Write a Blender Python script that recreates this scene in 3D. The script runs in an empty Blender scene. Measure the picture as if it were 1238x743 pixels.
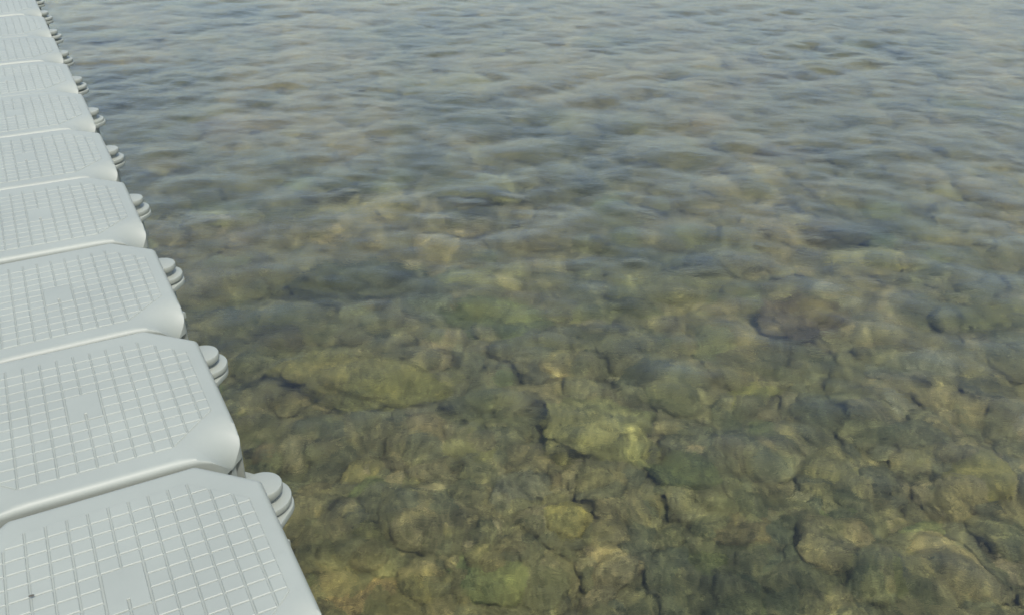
import bpy, bmesh, math, random
import numpy as np
from mathutils import Vector, Matrix, noise as mnoise

random.seed(11)
C = bpy.context.scene.collection
sc = bpy.context.scene
R = math.radians

# ------------------------------------------------------------------ helpers
def mesh_np(name, co, faces, smooth=True):
    me = bpy.data.meshes.new(name)
    me.from_pydata([tuple(v) for v in co], [], [tuple(f) for f in faces])
    me.update()
    if smooth:
        me.polygons.foreach_set('use_smooth', [True] * len(me.polygons))
    return me

def grid_mesh(name, xs, ys, zf):
    nx, ny = len(xs), len(ys)
    X, Y = np.meshgrid(xs, ys)
    Z = zf(X, Y)
    co = np.stack([X, Y, Z], -1).reshape(-1, 3).astype(np.float32)
    i = np.arange((nx - 1) * (ny - 1)); r = i // (nx - 1); c = i % (nx - 1)
    a = r * nx + c
    q = np.stack([a, a + 1, a + 1 + nx, a + nx], -1).astype(np.int32)
    me = bpy.data.meshes.new(name)
    me.vertices.add(len(co)); me.vertices.foreach_set('co', co.ravel())
    me.loops.add(q.size); me.loops.foreach_set('vertex_index', q.ravel())
    me.polygons.add(len(q))
    me.polygons.foreach_set('loop_start', (np.arange(len(q)) * 4).astype(np.int32))
    me.polygons.foreach_set('use_smooth', np.ones(len(q), dtype=bool))
    me.update(calc_edges=True)
    return me

def obj(name, me, mat=None, parent=None, **kw):
    o = bpy.data.objects.new(name, me)
    C.objects.link(o)
    if mat and me is not None and not me.materials:
        me.materials.append(mat)
    if parent:
        o.parent = parent
    for k, v in kw.items():
        o[k] = v
    return o

rs = np.random.RandomState(5)
_LAT = rs.rand(256, 256)
def vnoise(x, y):
    xi = np.floor(x).astype(int); yi = np.floor(y).astype(int)
    fx = x - xi; fy = y - yi
    fx = fx * fx * (3 - 2 * fx); fy = fy * fy * (3 - 2 * fy)
    g = lambda a, b: _LAT[a & 255, b & 255]
    return ((g(xi, yi) * (1 - fx) + g(xi + 1, yi) * fx) * (1 - fy) + (g(xi, yi + 1) * (1 - fx) + g(xi + 1, yi + 1) * fx) * fy) - .5
def fbm(x, y, o=4, gain=.5):
    s = 0; a = 1
    for k in range(o):
        s = s + a * vnoise(x * 2 ** k + 17.3 * k, y * 2 ** k + 5.1 * k); a *= gain
    return s

# node helpers
def new_mat(name):
    m = bpy.data.materials.new(name); m.use_nodes = True
    nt = m.node_tree; nt.nodes.clear()
    out = nt.nodes.new('ShaderNodeOutputMaterial')
    return m, nt, out
def N(nt, t, **kw):
    n = nt.nodes.new(t)
    for k, v in kw.items():
        if k.startswith('_'): setattr(n, k[1:], v)
        else: n.inputs[k].default_value = v
    return n
def ramp(nt, pts):
    n = nt.nodes.new('ShaderNodeValToRGB'); e = n.color_ramp.elements
    while len(e) < len(pts): e.new(.5)
    for i, (p, c) in enumerate(pts):
        e[i].position = p; e[i].color = (*c, 1) if len(c) == 3 else c
    return n
def mixc(nt, fac, a, b, mode='MIX'):
    n = nt.nodes.new('ShaderNodeMix'); n.data_type = 'RGBA'; n.blend_type = mode
    L = nt.links.new
    for sock, v in ((0, fac), (6, a), (7, b)):
        if hasattr(v, 'is_linked') or hasattr(v, 'links'): L(v, n.inputs[sock])
        else: n.inputs[sock].default_value = v if sock == 0 else (*v, 1)
    return n.outputs[2]

# ------------------------------------------------------------------ materials
DECK_COL = (.191, .211, .184)
def mat_plastic():
    m, nt, out = new_mat('grey_plastic'); L = nt.links.new
    b = N(nt, 'ShaderNodeBsdfPrincipled', Roughness=.42)
    b.inputs['Specular IOR Level'].default_value = .45
    tc = N(nt, 'ShaderNodeTexCoord'); oi = N(nt, 'ShaderNodeObjectInfo')
    add = N(nt, 'ShaderNodeVectorMath', _operation='ADD'); L(tc.outputs['Object'], add.inputs[0]); L(oi.outputs['Random'], add.inputs[1])
    n1 = N(nt, 'ShaderNodeTexNoise', Scale=5, Detail=5, Roughness=.6); L(add.outputs[0], n1.inputs['Vector'])
    n2 = N(nt, 'ShaderNodeTexNoise', Scale=160, Detail=3); L(add.outputs[0], n2.inputs['Vector'])
    c1 = ramp(nt, [(.3, tuple(x * .93 for x in DECK_COL)), (.7, tuple(x * 1.04 for x in DECK_COL))]); L(n1.outputs[0], c1.inputs[0])
    # sparse scuffs
    n3 = N(nt, 'ShaderNodeTexNoise', Scale=22, Detail=6, Roughness=.7); L(add.outputs[0], n3.inputs['Vector'])
    r3 = ramp(nt, [(.62, (0, 0, 0)), (.74, (1, 1, 1))]); L(n3.outputs[0], r3.inputs[0])
    sc_ = N(nt, 'ShaderNodeMath', _operation='MULTIPLY'); sc_.inputs[1].default_value = .25; L(r3.outputs[0], sc_.inputs[0])
    col = mixc(nt, sc_.outputs[0], c1.outputs[0], (.15, .165, .14))
    L(col, b.inputs['Base Color'])
    bp = N(nt, 'ShaderNodeBump', Strength=.12, Distance=.001); L(n2.outputs[0], bp.inputs['Height']); L(bp.outputs[0], b.inputs['Normal'])
    rr = N(nt, 'ShaderNodeMapRange'); rr.inputs[3].default_value = .44; rr.inputs[4].default_value = .62
    L(n1.outputs[0], rr.inputs[0]); L(rr.outputs[0], b.inputs['Roughness'])
    L(b.outputs[0], out.inputs[0]); return m

def mat_rock(name, seabed=False, island=False):
    """algae-covered stone; the tone of each stone comes from its object colour"""
    m, nt, out = new_mat(name); L = nt.links.new
    b = N(nt, 'ShaderNodeBsdfPrincipled', Roughness=.9)
    b.inputs['Specular IOR Level'].default_value = .1
    tc = N(nt, 'ShaderNodeTexCoord'); oi = N(nt, 'ShaderNodeObjectInfo')
    geo = N(nt, 'ShaderNodeNewGeometry')
    P = geo.outputs['Position']
    n1 = N(nt, 'ShaderNodeTexNoise', Scale=5 if not seabed else 2.2, Detail=6, Roughness=.62); L(P, n1.inputs['Vector'])
    n2 = N(nt, 'ShaderNodeTexNoise', Scale=46, Detail=7, Roughness=.75); L(P, n2.inputs['Vector'])
    n3 = N(nt, 'ShaderNodeTexNoise', Scale=12, Detail=4, Roughness=.6, Distortion=.8); L(P, n3.inputs['Vector'])
    if seabed:
        base = ramp(nt, [(.32, (.115, .12, .075)), (.5, (.155, .152, .088)), (.68, (.20, .19, .115))]); L(n1.outputs[0], base.inputs[0]); basec = base.outputs[0]
        if island:
            ir = ramp(nt, [(0, (.125, .130, .090)), (.25, (.150, .155, .095)), (.5, (.168, .163, .092)), (.7, (.180, .170, .105)), (.88, (.200, .188, .105)), (1, (.25, .23, .145))])
            L(geo.outputs['Random Per Island'], ir.inputs[0]); basec = ir.outputs[0]
    else:
        basec = oi.outputs['Color']
    var = ramp(nt, [(.30, (.42, .45, .42)), (.5, (1, 1, 1)), (.70, (1.75, 1.65, 1.35))]); L(n3.outputs[0], var.inputs[0])
    c = mixc(nt, .75, basec, var.outputs[0], 'MULTIPLY')
    fine = ramp(nt, [(.33, (.42, .45, .40)), (.5, (1.06, 1.06, 1)), (.68, (2.0, 1.95, 1.65))]); L(n2.outputs[0], fine.inputs[0])
    c = mixc(nt, .8, c, fine.outputs[0], 'MULTIPLY')
    n5 = N(nt, 'ShaderNodeTexNoise', Scale=130, Detail=4, Roughness=.8); L(P, n5.inputs['Vector'])
    tuft = ramp(nt, [(.36, (.50, .55, .46)), (.50, (1.05, 1.05, 1)), (.64, (1.75, 1.68, 1.4))]); L(n5.outputs[0], tuft.inputs[0])
    c = mixc(nt, .7, c, tuft.outputs[0], 'MULTIPLY')
    # yellow-green algae film in patches
    r = ramp(nt, [(.50, (0, 0, 0)), (.66, (1, 1, 1))]); L(n1.outputs[0], r.inputs[0])
    f = N(nt, 'ShaderNodeMath', _operation='MULTIPLY'); f.inputs[1].default_value = .5; L(r.outputs[0], f.inputs[0])
    c = mixc(nt, f.outputs[0], c, (.215, .21, .075))
    ys_ = N(nt, 'ShaderNodeSeparateXYZ'); L(P, ys_.inputs[0])          # bottom painted paler farther out, standing in for light scattered in murky water
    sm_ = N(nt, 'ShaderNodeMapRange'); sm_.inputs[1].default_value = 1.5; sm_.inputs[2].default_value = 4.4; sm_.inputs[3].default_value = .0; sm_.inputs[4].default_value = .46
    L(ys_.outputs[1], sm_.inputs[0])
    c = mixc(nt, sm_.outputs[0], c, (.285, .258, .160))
    n4 = N(nt, 'ShaderNodeTexNoise', Scale=1.15, Detail=4, Roughness=.6, Distortion=.6); L(P, n4.inputs['Vector'])
    big = ramp(nt, [(.34, (.42, .50, .47)), (.44, (.80, .88, .80)), (.54, (1.05, 1.05, .95)), (.66, (1.38, 1.30, 1.08))]); L(n4.outputs[0], big.inputs[0])
    c = mixc(nt, .85, c, big.outputs[0], 'MULTIPLY')       # broad darker weed-grown and paler silted patches of bottom
    L(c, b.inputs['Base Color'])
    hm = N(nt, 'ShaderNodeMath', _operation='ADD'); L(n2.outputs[0], hm.inputs[0]); L(n3.outputs[0], hm.inputs[1])
    bp = N(nt, 'ShaderNodeBump', Strength=.9, Distance=.03); L(hm.outputs[0], bp.inputs['Height']); L(bp.outputs[0], b.inputs['Normal'])
    L(b.outputs[0], out.inputs[0]); return m

def mat_water():
    m, nt, out = new_mat('sea_water'); L = nt.links.new
    geo = N(nt, 'ShaderNodeNewGeometry')
    mp = N(nt, 'ShaderNodeMapping'); mp.inputs['Rotation'].default_value = (0, 0, R(8)); mp.inputs['Scale'].default_value = (1, 1.9, 1)
    L(geo.outputs['Position'], mp.inputs[0])
    n1 = N(nt, 'ShaderNodeTexNoise', Scale=19, Detail=4, Roughness=.62, Distortion=1.1); L(mp.outputs[0], n1.inputs['Vector'])
    bp = N(nt, 'ShaderNodeBump', Strength=.18, Distance=.012); L(n1.outputs[0], bp.inputs['Height'])
    sp = N(nt, 'ShaderNodeSeparateXYZ'); L(geo.outputs['Position'], sp.inputs[0])
    br = N(nt, 'ShaderNodeMapRange'); br.inputs[1].default_value = 1.6; br.inputs[2].default_value = 4.2     # catspaws grow away from the sheltered edge
    br.inputs[3].default_value = .05; br.inputs[4].default_value = .21; L(sp.outputs[1], br.inputs[0]); L(br.outputs[0], bp.inputs['Strength'])
    b = N(nt, 'ShaderNodeBsdfPrincipled', Roughness=0.0, IOR=1.333)
    b.inputs['Transmission Weight'].default_value = 1
    b.inputs['Base Color'].default_value = WATER_TINT
    L(bp.outputs[0], b.inputs['Normal'])
    L(b.outputs[0], out.inputs[0])
    return m
WATER_TINT = (.88, .90, .80, 1)

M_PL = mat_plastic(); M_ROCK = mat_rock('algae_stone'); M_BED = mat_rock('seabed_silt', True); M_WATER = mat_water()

# ------------------------------------------------------------------ floating dock
HX, HY, PITCH = .2350, .2440, .5
LEG_NEAR, LEG_FAR = .048, .086                # the near corners are domed, the far ones cut straight
UAX = Vector((-.4678, .8838, 0)); VAX = Vector((.8838, .4678, 0))
DECK_Z = .31
CLAT = -.0218
J0 = 1.385                                   # distance along the dock of the first joint
ROT = math.atan2(.4678, .8838)

def outline(n_side=14):
    """rounded octagon as an ordered ring with a tag for position along each chamfer"""
    rc = .016
    corners = []
    for sx, sy in ((1, -1), (1, 1), (-1, 1), (-1, -1)):
        leg = LEG_FAR if sy > 0 else LEG_NEAR
        a = Vector((sx * (HX - leg), sy * HY)); b = Vector((sx * HX, sy * (HY - leg)))
        corners += [a, b] if sx * sy < 0 else [b, a]
    pts = []
    n = len(corners)
    for i in range(n):
        p, c, q = corners[i - 1], corners[i], corners[(i + 1) % n]
        d0 = (p - c).normalized(); d1 = (q - c).normalized()
        t = rc * math.tan(math.radians(45) / 2) * 1.6
        A, B = c + d0 * t, c + d1 * t
        for k in range(6):
            s = k / 5
            pts.append((1 - s) ** 2 * A + 2 * s * (1 - s) * c + s * s * B)
        nd = corners[(i + 1) % n] + (c - corners[(i + 1) % n]).normalized() * t
        m = 10 if (corners[(i + 1) % n] - c).length < .2 else 16
        for k in range(1, m):
            pts.append(B.lerp(nd, k / m))
    return pts

def drop(x, y):
    """how far the top surface lies below the deck level"""
    ax, ay = abs(x), abs(y)
    def fil(d, rh, rv):
        if d >= rh: return 0
        d = max(d, 0); t = 1 - d / rh
        return rv * (1 - math.sqrt(max(0, 1 - t * t)))
    f1 = fil(HX - ax, .013, .014); f2 = fil(HY - ay, .012, .014)
    if y > 0:
        f3 = fil((HX + HY - LEG_FAR - ax - ay) / math.sqrt(2), .016, .018)
    else:
        t = min(1, max(0, (.112 - math.hypot(HX - ax, HY - ay)) / .080))
        f3 = .076 * (1 - math.sqrt(1 - t * t))
    # shallow dish leading down to each corner
    p = 3
    return (f1 ** p + f2 ** p + f3 ** p) ** (1 / p)

def body_mesh():
    ring = outline()
    n = len(ring)
    co = []; faces = []
    scales = [0.0, .3, .55, .66, .72, .77, .81, .845, .875, .9, .918, .934, .948, .96, .97, .978, .985, .991, .9955, .9985, 1.0]
    co.append((0, 0, 0))
    for s in scales[1:]:
        for p in ring:
            x, y = p.x * s, p.y * s
            co.append((x, y, -drop(x, y)))
    lev = [.008, .018, .03, .042, .052, .060, .066, .072, .080, .095, .115, .14, .2, .26, .33, .38, .4]
    for z in lev:
        for p in ring:
            x, y = p.x, p.y
            zz = -drop(x, y)
            z1 = min(-z, zz - .0005 * z / .01)
            # pocket with a rounded arch in the corner face, a tongue left standing in it
            dc = (HX + HY - (LEG_FAR if y > 0 else LEG_NEAR) - abs(x) - abs(y)) / math.sqrt(2)
            ins = 0
            if dc < .004:
                t = (abs(x) - abs(y)) / math.sqrt(2)
                if abs(t) < .024 and z > .062:
                    ins = .016 * min(1, (z - .058) / .012) * (1 if abs(t) > .009 else .25)
            k = 1 - ins / .3
            if z >= .33: k *= 1 - (z - .33) * .35
            co.append((x * k, y * k, z1 if z < .058 else min(-z, zz - .003)))
    for i in range(n):
        faces.append((0, 1 + i, 1 + (i + 1) % n))
    R_ = len(scales) - 1 + len(lev)
    for r in range(R_ - 1):
        a = 1 + r * n; b = a + n
        for i in range(n):
            j = (i + 1) % n
            faces.append((a + i, b + i, b + j, a + j))
    faces.append(tuple(1 + (R_ - 1) * n + i for i in range(n))[::-1])
    # orientation: ring runs counter-clockwise?
    me = mesh_np('float_body', co, faces)
    bm = bmesh.new(); bm.from_mesh(me); bmesh.ops.recalc_face_normals(bm, faces=bm.faces)
    # tread pads
    add_pads(bm)
    bm.to_mesh(me); bm.free()
    return me

def clip(poly, nx, ny, d):
    out = []
    for i in range(len(poly)):
        a, b = poly[i - 1], poly[i]
        da = nx * a[0] + ny * a[1] - d; db = nx * b[0] + ny * b[1] - d
        if da <= 0 < db or db <= 0 < da:
            t = da / (da - db); out.append((a[0] + (b[0] - a[0]) * t, a[1] + (b[1] - a[1]) * t))
        if db <= 0: out.append(b)
    return out

def plate(bm, poly, h, slope, z0=-.0006):
    """one raised tread: a low frustum with sloping sides"""
    cx = sum(p[0] for p in poly) / len(poly); cy = sum(p[1] for p in poly) / len(poly)
    def inset(d):
        q = []
        n = len(poly)
        for i in range(n):
            p0, p1, p2 = Vector(poly[i - 1]), Vector(poly[i]), Vector(poly[(i + 1) % n])
            e0 = (p1 - p0).normalized(); e1 = (p2 - p1).normalized()
            n0 = Vector((-e0.y, e0.x)); n1 = Vector((-e1.y, e1.x))
            den = 1 + n0.dot(n1)
            q.append(p1 + (n0 + n1) * (d / max(den, .35)))
        return q
    rings = [[bm.verts.new((p[0], p[1], z0 - drop(*p))) for p in poly]]
    for d, h_ in ((slope * .45, h * .62), (slope, h)):
        rings.append([bm.verts.new((p.x, p.y, h_ - drop(p.x, p.y))) for p in inset(d)])
    n = len(poly)
    for a, b in zip(rings, rings[1:]):
        for i in range(n):
            bm.faces.new((a[i], a[(i + 1) % n], b[(i + 1) % n], b[i]))
    bm.faces.new(rings[-1])

def area(p):
    return .5 * sum(p[i - 1][0] * p[i][1] - p[i][0] * p[i - 1][1] for i in range(len(p)))

CP, RP, EXT, DIAG = .0305, .0303, .197, .3195
def add_pads(bm):
    nr = 13
    for i in range(-7, 7):
        x0, x1 = max(i * CP, -.206) + .0009, min((i + 1) * CP, .206) - .0009
        for j in range(nr):
            y0 = -nr * RP / 2 + j * RP; y1 = y0 + RP
            y0 += .0006; y1 -= .0006
            if i in (-1, 0) and j in (5, 6, 7):
                continue
            poly = [(x0, y0), (x1, y0), (x1, y1), (x0, y1)]
            for sx in (1, -1):
                for sy in (1, -1):
                    poly = clip(poly, sx, sy, DIAG)
            # drop near-duplicate corners
            q = []
            for p in poly:
                if not q or (Vector(p) - Vector(q[-1])).length > .003: q.append(p)
            if len(q) > 2 and (Vector(q[0]) - Vector(q[-1])).length < .003: q.pop()
            if len(q) < 3 or area(q) < 1.2e-4: continue
            plate(bm, q, .0017, .0018)

def name_plate_mesh():
    """blank panel two treads wide with a short slit cut in from its near edge"""
    bm = bmesh.new()
    y0 = -13 * RP / 2 + 5 * RP + .0011; y1 = -13 * RP / 2 + 8 * RP - .0011
    x0, x1 = -CP + .0017, CP - .0017
    s, ys = .0015, y0 + .021
    poly = [(x0, y0), (-s, y0), (-s, ys), (s, ys), (s, y0), (x1, y0), (x1, y1), (x0, y1)]
    plate(bm, poly, .0020, .0012)
    me = bpy.data.meshes.new('name_plate'); bm.to_mesh(me); bm.free(); return me

def prism(bm, poly, z0, z1, bev=.003):
    """horizontal plate of given outline with rounded-over rims"""
    n = len(poly)
    cx = sum(p[0] for p in poly) / n; cy = sum(p[1] for p in poly) / n
    prof = [(bev * 1.0, z0), (bev * .3, z0 + bev * .3), (0, z0 + bev), (0, z1 - bev), (bev * .3, z1 - bev * .3), (bev, z1)]
    rings = []
    for d, z in prof:
        r = []
        for p in poly:
            v = Vector((p[0] - cx, p[1] - cy)); l = v.length
            v *= (l - d) / l
            r.append(bm.verts.new((cx + v.x, cy + v.y, z)))
        rings.append(r)
    for a, b in zip(rings, rings[1:]):
        for i in range(n):
            bm.faces.new((a[i], a[(i + 1) % n], b[(i + 1) % n], b[i]))
    bm.faces.new(rings[-1]); bm.faces.new(rings[0][::-1])

def lug_mesh(sx, sy, ztop, th=.014, r=.050):
    """ear that reaches from the corner face out to the joint axis"""
    bm = bmesh.new()
    ang = math.atan2(sy, sx); c = Vector((sx * PITCH / 2, sy * PITCH / 2))
    d = Vector((math.cos(ang), math.sin(ang))); t = Vector((-d.y, d.x))
    poly = []
    for k in range(25):
        a = -math.pi / 2 + math.pi * k / 24
        poly.append(c + d * (math.cos(a) * r) + t * (math.sin(a) * r))
    poly += [c - d * .10 + t * (r * 1.1), c - d * .10 - t * (r * 1.1)]
    prism(bm, [(p.x, p.y) for p in poly], ztop - th, ztop)
    me = bpy.data.meshes.new('lug'); bm.to_mesh(me); bm.free()
    sm(me, 30); return me

def sm(me, deg):
    me.polygons.foreach_set('use_smooth', [True] * len(me.polygons))
    try: me.set_sharp_from_angle(angle=R(deg))
    except Exception: pass

BODY = body_mesh(); sm(BODY, 22)
PLATE = name_plate_mesh(); sm(PLATE, 22)
LUG_LEVEL = {(1, -1): -.118, (1, 1): -.136, (-1, 1): -.154, (-1, -1): -.172}
LUGS = {k: lug_mesh(k[0], k[1], z) for k, z in LUG_LEVEL.items()}

def dock_point(along, lat, z):
    return UAX * along + VAX * lat + Vector((0, 0, z))

CUBE_LABELS = [
    'nearest grey plastic float cube, its front cut off by the bottom edge of the photo',
    'second float cube along the dock, right behind the nearest one, its blank panel fully visible',
    'third float cube along the dock, between the second and fourth cubes',
    'fourth float cube along the dock counting from the viewer',
    'fifth float cube along the dock counting from the viewer',
    'sixth float cube along the dock counting from the viewer',
    'seventh float cube along the dock counting from the viewer',
    'eighth float cube along the dock counting from the viewer',
    'ninth float cube along the dock, fourth from its far visible end',
    'tenth float cube along the dock, third from its far visible end',
    'eleventh float cube along the dock, last but one before the top edge',
    'farthest float cube in view, at the top left corner of the photo',
]
def make_cube():
    e = obj('float_cube', None)
    obj('deck_body', BODY, M_PL, e)
    obj('name_plate', PLATE, M_PL, e)
    for k in LUGS: obj('lug', LUGS[k], M_PL, e)
    return e
def copy_tree(o, parent=None):
    c = o.copy(); C.objects.link(c)
    if parent: c.parent = parent
    for ch in list(o.children): copy_tree(ch, c)
    return c
cube0 = make_cube(); rr = random.Random(4)
cubes = []
for i, lab in enumerate(CUBE_LABELS):
    o = cube0 if i == 0 else copy_tree(cube0)
    bend = -.004 * max(0, i - 5) if i < 9 else -.014
    o.location = dock_point(J0 - .25 + PITCH * i, CLAT + bend + rr.uniform(-.0015, .0015), DECK_Z + rr.uniform(-.003, .003))
    o.rotation_euler = (R(rr.uniform(-.5, .5)), R(rr.uniform(-.5, .5)), ROT + R(rr.uniform(-.2, .2)))
    o['label'] = lab; o['category'] = 'float cube'; o['group'] = 'grey float cubes joined into a dock'
    cubes.append(o)

# connecting pins at the outer joints
def pin_flange():
    bm = bmesh.new()
    circ = lambda r, n=40: [(r * math.cos(2 * math.pi * k / n), r * math.sin(2 * math.pi * k / n)) for k in range(n)]
    prism(bm, circ(.036), .012, .029, .004)
    me = bpy.data.meshes.new('flange'); bm.to_mesh(me); bm.free(); sm(me, 40); return me
def pin_shaft():
    bm = bmesh.new()
    circ = lambda r, n=28: [(r * math.cos(2 * math.pi * k / n), r * math.sin(2 * math.pi * k / n)) for k in range(n)]
    prism(bm, circ(.024), -.16, .0125, .003)
    for a in (0, math.pi):                               # locking wings at the foot
        c, s = math.cos(a), math.sin(a)
        w = [(.015, -.010), (.040, -.008), (.040, .008), (.015, .010)]
        prism(bm, [(x * c - y * s, x * s + y * c) for x, y in w], -.150, -.130, .003)
    me = bpy.data.meshes.new('shaft'); bm.to_mesh(me); bm.free(); sm(me, 40); return me
FL, SH = pin_flange(), pin_shaft()
ORD = ['first', 'second', 'third', 'fourth', 'fifth', 'sixth', 'seventh', 'eighth', 'ninth', 'tenth', 'eleventh', 'twelfth']
def make_pin():
    e = obj('connecting_pin', None)
    obj('flange', FL, M_PL, e); obj('shaft', SH, M_PL, e)
    return e
pin0 = make_pin()
for i in range(len(cubes) - 1):
    p = pin0 if i == 0 else copy_tree(pin0)
    a = cubes[i].location; b = cubes[i + 1].location
    p.location = (a + b) / 2 + VAX * .25 + Vector((0, 0, LUG_LEVEL[(1, -1)]))
    p.rotation_euler = (0, 0, rr.uniform(0, 3))
    p['label'] = f'round grey connecting pin on the right side between the {ORD[i]} and {ORD[i + 1]} float cubes'
    p['category'] = 'connector pin'; p['group'] = 'connecting pins along the right side of the dock'

# tiny dark speck on the nearest cube
bm = bmesh.new(); bmesh.ops.create_icosphere(bm, subdivisions=2, radius=1)
for v in bm.verts:
    v.co.x *= .0042; v.co.y *= .0018; v.co.z *= .0011
    v.co.x += .4 * v.co.y; v.co *= 1 + .3 * mnoise.noise(v.co * 400)
me = bpy.data.meshes.new('dirt_fleck'); bm.to_mesh(me); bm.free()
m_d, nt, out_ = new_mat('dark_fleck'); b_ = N(nt, 'ShaderNodeBsdfPrincipled', Roughness=.8); b_.inputs['Base Color'].default_value = (.03, .03, .025, 1)
nz = N(nt, 'ShaderNodeTexNoise', Scale=900); cr = ramp(nt, [(.3, (.02, .02, .016)), (.7, (.06, .055, .04))]); nt.links.new(nz.outputs[0], cr.inputs[0]); nt.links.new(cr.outputs[0], b_.inputs[0])
nt.links.new(b_.outputs[0], out_.inputs[0])
fl = obj('dirt_fleck', me, m_d, label='tiny dark speck lying on a tread of the nearest float cube', category='dirt')
fl.location = dock_point(1.178, -.142, DECK_Z + .0035)
fl.rotation_euler = (0, 0, .3)

# ------------------------------------------------------------------ water
def grow(a, b, step, far, k=1.25):
    core = list(np.arange(a, b + step / 2, step))
    lo, hi = [], []; d = step; x = core[0]
    while x > -far: d *= k; x -= d; lo.append(x)
    d = step; x = core[-1]
    while x < far: d *= k; x += d; hi.append(x)
    return np.array(lo[::-1] + core + hi)

wr = np.random.RandomState(21)
WAVES = []
for k in range(190):
    lam = .055 * (.44 / .055) ** wr.rand()
    th = R(100) + wr.normal(0, .9) + (wr.rand() < .15) * R(90)
    WAVES.append((2 * math.pi / lam, th, wr.rand() * 6.283, lam))
SLOPE = .078
def water_z(X, Y):
    Z = np.zeros_like(X)
    dist = np.maximum(np.maximum(np.abs(X) - 5.6, 0), np.maximum(np.maximum(.4 - Y, Y - 9.2), 0))
    per = SLOPE * math.sqrt(2 / len(WAVES))
    # gusts: some patches are calmer than others
    gust = .95 + .6 * fbm(X * 1.1 + 3, Y * 1.3 + 9, 3)
    for k, th, ph, lam in WAVES:
        fade = np.exp(-(dist / (lam * 8)) ** 2)
        wgt = min(1.1, (lam / .28) ** .2)
        Z += per * wgt / k * np.sin(k * (math.cos(th) * X + math.sin(th) * Y) + ph + 1.3 * np.sin(.7 * X + 1.1 * Y + ph)) * fade
    calm = np.clip((Y - 1.6) / 2.4, 0, 1); calm = calm * calm * (3 - 2 * calm)      # ripples build up away from the sheltered edge
    return Z * gust * (.70 + .42 * calm)
xs = grow(-5.6, 5.6, .0155, 320); ys = grow(.4, 9.2, .0155, 320)
water = obj('water', grid_mesh('water', xs, ys, water_z), M_WATER, kind='structure')

# ------------------------------------------------------------------ seabed
BED = -.55
def bed_z(X, Y):
    z = BED - .012 * np.clip(Y - 2, 0, 60) * 1.5
    z = z + .13 * fbm(X * .9 + 4.2, Y * .9 + 1.7, 3) + .075 * fbm(X * 4 + 8, Y * 4, 5)
    return z
sx_ = grow(-6, 6, .035, 320); sy_ = grow(0, 10, .035, 320)
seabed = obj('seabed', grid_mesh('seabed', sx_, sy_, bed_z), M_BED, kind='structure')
def bed_at(x, y):
    return float(bed_z(np.array([[x]]), np.array([[y]]))[0, 0])

# rock prototypes: angular-rounded cobbles, slabs and lumpy boulders
def rock_mesh(seed, sub, kind):
    r = random.Random(seed)
    bm = bmesh.new(); bmesh.ops.create_icosphere(bm, subdivisions=sub, radius=1)
    off = Vector((r.uniform(-50, 50), r.uniform(-50, 50), r.uniform(-50, 50)))
    planes = []
    for k in range(9 if kind != 'boulder' else 6):
        n = Vector((r.gauss(0, 1), r.gauss(0, 1), r.gauss(0, .8))).normalized()
        planes.append((n, r.uniform(.62, .9)))
    if kind == 'slab': planes.append((Vector((r.uniform(-.15, .15), r.uniform(-.15, .15), 1)).normalized(), .5))
    for v in bm.verts:
        d = v.co.normalized(); rad = 1.0
        for n, h in planes:
            c = d.dot(n)
            if c > .05:
                q = h / c
                if q < rad + .07:                         # soft-min so that facets meet in worn edges
                    t = max(0, min(1, .5 + .5 * (q - rad) / .07)); rad = q * (1 - t) + rad * t - .07 * t * (1 - t)
        amp = {'cobble': .15, 'slab': .16, 'boulder': .34}[kind]
        rad *= 1 + amp * mnoise.noise(d * 1.6 + off) + amp * .5 * mnoise.noise(d * 4 + off) + .05 * mnoise.noise(d * 9 + off)
        if sub > 3: rad *= 1 + .022 * mnoise.noise(d * 22 + off)
        v.co = d * rad
    bm.normal_update()
    me = bpy.data.meshes.new('rock'); bm.to_mesh(me); bm.free()
    me.polygons.foreach_set('use_smooth', [True] * len(me.polygons))
    me.materials.append(M_ROCK)
    return me
COB = [rock_mesh(s, 4, 'cobble') for s in range(8)]
SLB = [rock_mesh(s, 4, 'slab') for s in range(20, 26)]
BLD = [rock_mesh(s, 5, 'boulder') for s in range(40, 46)]
TONE = {'olive': (.178, .175, .088), 'tan': (.222, .198, .115), 'pale': (.29, .27, .17), 'grey': (.170, .172, .128),
        'dark': (.105, .110, .078), 'green': (.150, .168, .085), 'yellow': (.225, .220, .092), 'brown': (.145, .135, .088), 'rust': (.205, .165, .092), 'umber': (.100, .090, .062)}
placed = []
def put_rock(name, me, x, y, w, tone, flat, rz, label, cat, group=None, sink=.35, asp=1.0, tilt=0.0):
    o = bpy.data.objects.new(name, me); C.objects.link(o)
    a = w / 2
    o.scale = (a, a * asp, a * flat)
    o.rotation_euler = (random.uniform(-1, 1) * tilt, random.uniform(-1, 1) * tilt, rz)
    o.location = (x, y, min(bed_at(x, y) + a * flat * (1 - 2 * sink), -.13 - a * flat))
    t = TONE[tone]; j = random.uniform(.85, 1.18)
    o.color = (t[0] * j, t[1] * j * random.uniform(.96, 1.05), t[2] * j, 1)
    o['label'] = label; o['category'] = cat
    if group: o['group'] = group
    placed.append((x, y, a * max(1, asp) * .8))
    return o

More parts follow.
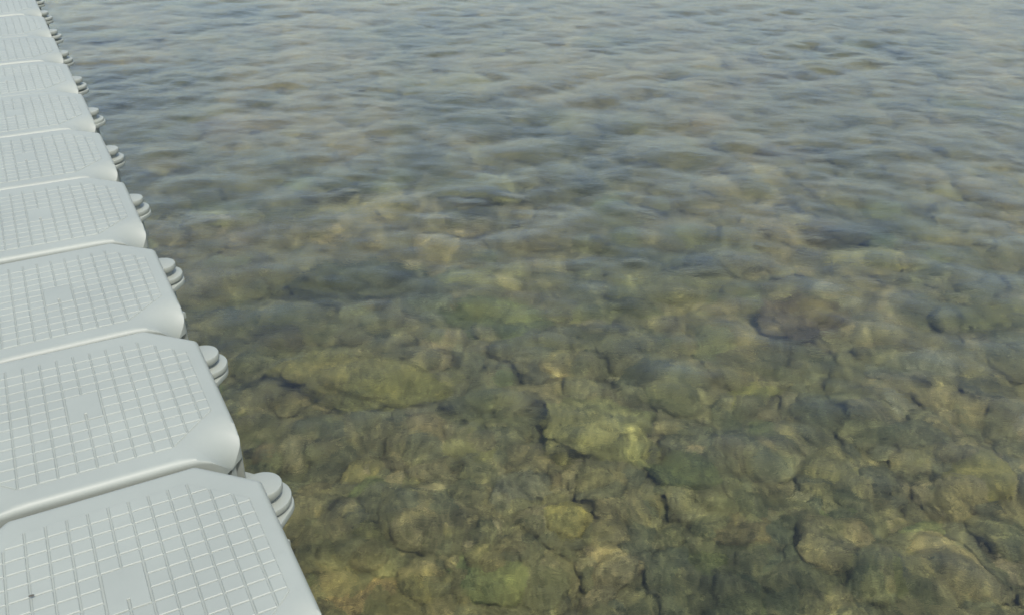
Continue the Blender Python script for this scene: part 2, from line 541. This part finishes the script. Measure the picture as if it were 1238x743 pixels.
#  x, y, width, proto list, tone, flat, aspect, name, label
NOTABLE = [
 (-.52, 2.96, .50, 'B0', 'dark', .50, .55, 'boulder', 'dark mottled boulder left of centre, the darkest in the near water'),
 (-.47, 2.38, .52, 'B1', 'yellow', .42, .55, 'boulder', 'broad boulder with a yellow-green top, under water beside the second float cube'),
 (.23, 2.15, .40, 'B2', 'olive', .50, .62, 'boulder', 'rounded olive boulder with a dark hollow at its left, just below the photo centre'),
 (.93, 2.69, .36, 'B3', 'umber', .62, .75, 'boulder', 'dark brown boulder right of centre, steep and knobbly on its near side'),
 (-.05, 2.72, .36, 'B4', 'green', .38, .65, 'boulder', 'low green boulder below the middle of the photo, with pale light ripples on it'),
 (-.17, 3.01, .34, 'S0', 'green', .30, .55, 'flat_rock', 'flat green slab right behind the dark mottled boulder'),
 (.13, 1.80, .15, 'C0', 'yellow', .6, .8, 'stone', 'yellow-olive stone with a flat sunlit top, near the bottom of the photo left of centre'),
 (-.32, 1.89, .11, 'C1', 'pale', .6, .7, 'stone', 'small pale yellow stone under water right of the nearest connecting pin'),
 (.73, 1.90, .12, 'C2', 'pale', .6, .65, 'stone', 'pale tan stone just behind the large olive-tan stone at lower right'),
 (.76, 1.74, .23, 'C3', 'tan', .55, .75, 'stone', 'large olive-tan stone at lower right with a smooth broad top'),
 (.71, 2.09, .10, 'C4', 'tan', .7, .8, 'stone', 'small tan stone alone among grey rubble, right of the rounded olive boulder'),
 (.98, 1.93, .05, 'C5', 'pale', .6, .8, 'pebble', 'smallest bright cream pebble at lower right'),
 (1.22, 1.95, .20, 'C6', 'yellow', .6, .85, 'stone', 'rounded olive-yellow stone near the right edge of the photo'),
 (.57, 1.80, .22, 'S1', 'rust', .40, .7, 'flat_rock', 'reddish tan slab left of the large olive-tan stone'),
 (.88, 1.63, .12, 'C7', 'olive', .6, .85, 'stone', 'small olive stone at the bottom edge below the large olive-tan stone'),
 (1.17, 1.66, .13, 'C0', 'pale', .55, .8, 'stone', 'cream stone at the bottom right corner of the photo'),
 (.24, 1.69, .16, 'S2', 'tan', .42, .55, 'flat_rock', 'tan slab tilted beside a dark gap at the bottom centre of the photo'),
 (-.66, 2.10, .11, 'C1', 'rust', .7, .8, 'stone', 'orange-tan stone close to the dock between the first two connecting pins'),
 (-.36, 1.60, .24, 'S3', 'rust', .35, .8, 'flat_rock', 'rusty tan slab at the bottom edge right of the nearest float cube'),
 (-1.19, 3.46, .10, 'C2', 'pale', .7, .7, 'stone', 'pale cream stone glinting near the dock beside the fifth float cube'),
 (-1.26, 3.64, .36, 'B5', 'green', .45, .5, 'boulder', 'low mossy green hump near the dock behind the pale cream stone'),
 (1.33, 3.41, .38, 'B0', 'dark', .5, .5, 'boulder', 'dark boulder in the right half, behind the brown one'),
 (1.30, 3.16, .30, 'B1', 'yellow', .45, .55, 'boulder', 'yellowish boulder just in front of the dark one in the right half'),
 (1.11, 5.49, .55, 'B2', 'green', .5, .4, 'boulder', 'green hump far out near the top of the photo, right of centre'),
 (1.21, 2.43, .36, 'S4', 'grey', .38, .45, 'flat_rock', 'long grey slab lying across the right side of the photo'),
 (.70, 2.36, .24, 'S5', 'yellow', .35, .5, 'flat_rock', 'narrow yellow-olive slab in front of the brown boulder'),
 (.02, 1.92, .20, 'B3', 'grey', .6, .8, 'boulder', 'grey-green lump behind the yellow-olive stone, below the rounded olive boulder'),
 (.47, 1.67, .12, 'C3', 'olive', .6, .85, 'stone', 'round olive stone between the tan slab and the reddish slab at the bottom'),
 (-.14, 2.10, .20, 'S0', 'olive', .4, .7, 'flat_rock', 'olive slab left of the rounded olive boulder'),
 (.53, 2.97, .42, 'B4', 'olive', .35, .5, 'boulder', 'wide low olive boulder in the middle of the photo left of the brown boulder'),
 (1.40, 2.32, .20, 'B5', 'dark', .5, .6, 'boulder', 'small dark boulder at the right end of the long grey slab'),
 (1.02, 1.79, .14, 'C4', 'green', .6, .8, 'stone', 'green stone between the large olive-tan stone and the right edge'),
 (.44, 1.97, .23, 'S1', 'green', .4, .7, 'flat_rock', 'dark green slab lying behind the reddish tan slab'),
 (-.05, 1.65, .22, 'S2', 'green', .4, .75, 'flat_rock', 'mossy green slab at the bottom edge left of the tilted tan slab'),
 (-.77, 2.63, .30, 'B0', 'brown', .4, .6, 'boulder', 'brown boulder close to the dock beside the third float cube'),
 (1.59, 2.72, .32, 'B1', 'olive', .45, .6, 'boulder', 'olive boulder at the right edge halfway up the photo'),
 (.81, 3.21, .36, 'B3', 'grey', .4, .5, 'boulder', 'grey boulder just left of and behind the brown one'),
 (.33, 3.49, .40, 'B4', 'dark', .35, .5, 'boulder', 'dark low boulder in the centre, behind the wide low olive one'),
 (-.68, 3.66, .45, 'B5', 'yellow', .35, .5, 'boulder', 'yellowish boulder left of centre well behind the dark mottled one'),
 (-.21, 3.84, .45, 'B2', 'olive', .4, .5, 'boulder', 'olive boulder near the centre, farther out than the flat green slab'),
 (1.48, 4.28, .55, 'B0', 'tan', .4, .5, 'boulder', 'tan boulder blurred by ripples in the upper right'),
 (.55, 4.30, .50, 'B1', 'grey', .4, .5, 'boulder', 'grey boulder blurred by ripples in the upper middle'),
 (-1.32, 4.62, .55, 'B3', 'brown', .4, .5, 'boulder', 'brown patch of rock far out beside the eighth float cube'),
 (-.27, 5.16, .65, 'B4', 'tan', .4, .5, 'boulder', 'tan rock far out near the top of the photo left of centre'),
 (-2.51, 6.22, .60, 'B2', 'green', .4, .5, 'boulder', 'greenish rock patch near the top left beside the far end of the dock'),
]
PR = {'B': BLD, 'S': SLB, 'C': COB}
for (x, y, w, pk, tone, flat, asp, nm, lab) in NOTABLE:
    put_rock(nm, PR[pk[0]][int(pk[1])], x, y, w, tone, flat, random.uniform(-.35, .35) + (math.pi if random.random() < .5 else 0), lab,
             {'boulder': 'boulder', 'stone': 'stone', 'pebble': 'pebble', 'flat_rock': 'flat rock'}[nm], None, .30, asp, .12)

# the rest of the bottom: countable cobbles, each an object
KINDS = [('olive', .30), ('green', .18), ('grey', .17), ('brown', .12), ('tan', .10), ('yellow', .07), ('dark', .06)]
def pick(r):
    t = r.random()
    for k, p in KINDS:
        t -= p
        if t < 0: return k
    return 'olive'
WORDS = {'olive': 'olive', 'green': 'dull green', 'grey': 'grey', 'brown': 'brown', 'tan': 'tan', 'yellow': 'yellow-olive', 'dark': 'blackish'}
r2 = random.Random(77); n_c = 0; tries = 0
while n_c < 245 and tries < 40000:
    tries += 1
    y = 1.45 + (6.6 - 1.45) * r2.random() ** 1.5
    hw = .52 * y + .45
    x = r2.uniform(-hw, hw)
    lat = x * VAX.x + y * VAX.y
    if lat < .30: continue                                 # under the dock
    w = r2.uniform(.08, .19) * (1 + .22 * (y - 1.5))
    if any((x - a) ** 2 + (y - b) ** 2 < (.62 * (w * .45 + c)) ** 2 for a, b, c in placed): continue
    tone = pick(r2)
    me = r2.choice(COB + COB + SLB)
    slab = me in SLB
    put_rock('flat_rock' if slab else 'cobble', me, x, y, w, tone, r2.uniform(.35, .5) if slab else r2.uniform(.38, .6), r2.uniform(0, 6.28),
             f'{WORDS[tone]} {"flat slab" if slab else "rounded cobble"} among the rubble under water',
             'flat rock' if slab else 'cobble', f'{WORDS[tone]} {"slabs" if slab else "cobbles"} among the rubble', .46, r2.uniform(.65, 1), .25)
    n_c += 1

# small rubble between them
def rubble():
    r = random.Random(3)
    protos = []
    for s in range(12):
        me = rock_mesh(100 + s, 3 if s < 6 else 2, 'cobble')
        co = np.empty(len(me.vertices) * 3); me.vertices.foreach_get('co', co)
        fa = np.array([list(p.vertices) for p in me.polygons]); protos.append((co.reshape(-1, 3), fa)); bpy.data.meshes.remove(me)
    cos, fas, base = [], [], 0
    for k in range(9000):
        y = 1.3 + 6.0 * r.random() ** 1.7; hw = .52 * y + .6; x = r.uniform(-hw, hw)
        if x * VAX.x + y * VAX.y < .1: continue
        c, f = protos[r.randrange(6) + (6 if y > 3.3 else 0)]
        s = (.014 + .046 * r.random() ** 1.5) * (1 + .13 * y)
        a = r.uniform(0, 6.28); ca, sa = math.cos(a), math.sin(a)
        v = c * np.array([s, s * r.uniform(.6, 1), s * r.uniform(.35, .62)])
        v = np.stack([v[:, 0] * ca - v[:, 1] * sa, v[:, 0] * sa + v[:, 1] * ca, v[:, 2]], -1) + np.array([x, y, bed_at(x, y) + s * .22])
        cos.append(v); fas.append(f + base); base += len(v)
    co = np.concatenate(cos); fa = np.concatenate(fas)
    me = bpy.data.meshes.new('rubble')
    me.vertices.add(len(co)); me.vertices.foreach_set('co', co.astype(np.float32).ravel())
    me.loops.add(fa.size); me.loops.foreach_set('vertex_index', fa.astype(np.int32).ravel())
    me.polygons.add(len(fa)); me.polygons.foreach_set('loop_start', (np.arange(len(fa)) * 3).astype(np.int32))
    me.polygons.foreach_set('use_smooth', np.ones(len(fa), dtype=bool)); me.update(calc_edges=True)
    return me
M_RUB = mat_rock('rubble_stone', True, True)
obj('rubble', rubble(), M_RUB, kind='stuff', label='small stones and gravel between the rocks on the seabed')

# ------------------------------------------------------------------ light, sky, camera
SUN_AZ, SUN_EL = 152, 60                                    # clockwise from the view direction (+Y)
az = R(SUN_AZ); el = R(SUN_EL)
sd = Vector((math.sin(az) * math.cos(el), math.cos(az) * math.cos(el), math.sin(el)))
ld = bpy.data.lights.new('sun', 'SUN'); ld.energy = 2.1; ld.angle = R(.5); ld.color = (1, .96, .90)
lo = bpy.data.objects.new('sun', ld); C.objects.link(lo)
lo.rotation_euler = (-sd).to_track_quat('-Z', 'Y').to_euler()
ld.cycles.is_caustics_light = True
water.cycles.is_caustics_caster = True
for o in bpy.data.objects:
    if o.type == 'MESH' and o.name.split('.')[0] in ('seabed', 'rubble', 'boulder', 'stone', 'pebble', 'flat_rock', 'cobble'):
        o.cycles.is_caustics_receiver = True

w = bpy.data.worlds.new('World'); sc.world = w; w.use_nodes = True
nt = w.node_tree; nt.nodes.clear()
sky = nt.nodes.new('ShaderNodeTexSky'); sky.sky_type = 'NISHITA'; sky.sun_disc = False
sky.sun_elevation = el; sky.sun_rotation = az
sky.air_density = 1.2; sky.dust_density = 3.7; sky.ozone_density = 1.6
bg = nt.nodes.new('ShaderNodeBackground'); bg.inputs[1].default_value = .15
wo = nt.nodes.new('ShaderNodeOutputWorld')
nt.links.new(sky.outputs[0], bg.inputs[0]); nt.links.new(bg.outputs[0], wo.inputs[0])

cd = bpy.data.cameras.new('camera'); cam = bpy.data.objects.new('camera', cd); C.objects.link(cam)
cam.location = (0, 0, DECK_Z + 1.005); cam.rotation_euler = (R(90 - 28.93), 0, 0)
cd.sensor_width = 36; cd.lens = 36 * 1148 / 1238; cd.clip_end = 2000; cd.clip_start = .02
sc.camera = cam

sc.view_settings.view_transform = 'Standard'; sc.view_settings.look = 'None'
sc.view_settings.gamma = 1; sc.view_settings.use_curve_mapping = False
sc.view_settings.exposure = .95
sc.render.engine = 'CYCLES'
sc.cycles.use_denoising = True
sc.cycles.max_bounces = 10; sc.cycles.transmission_bounces = 8; sc.cycles.diffuse_bounces = 3
sc.cycles.caustics_refractive = True; sc.cycles.caustics_reflective = False
sc.cycles.sample_clamp_indirect = 0
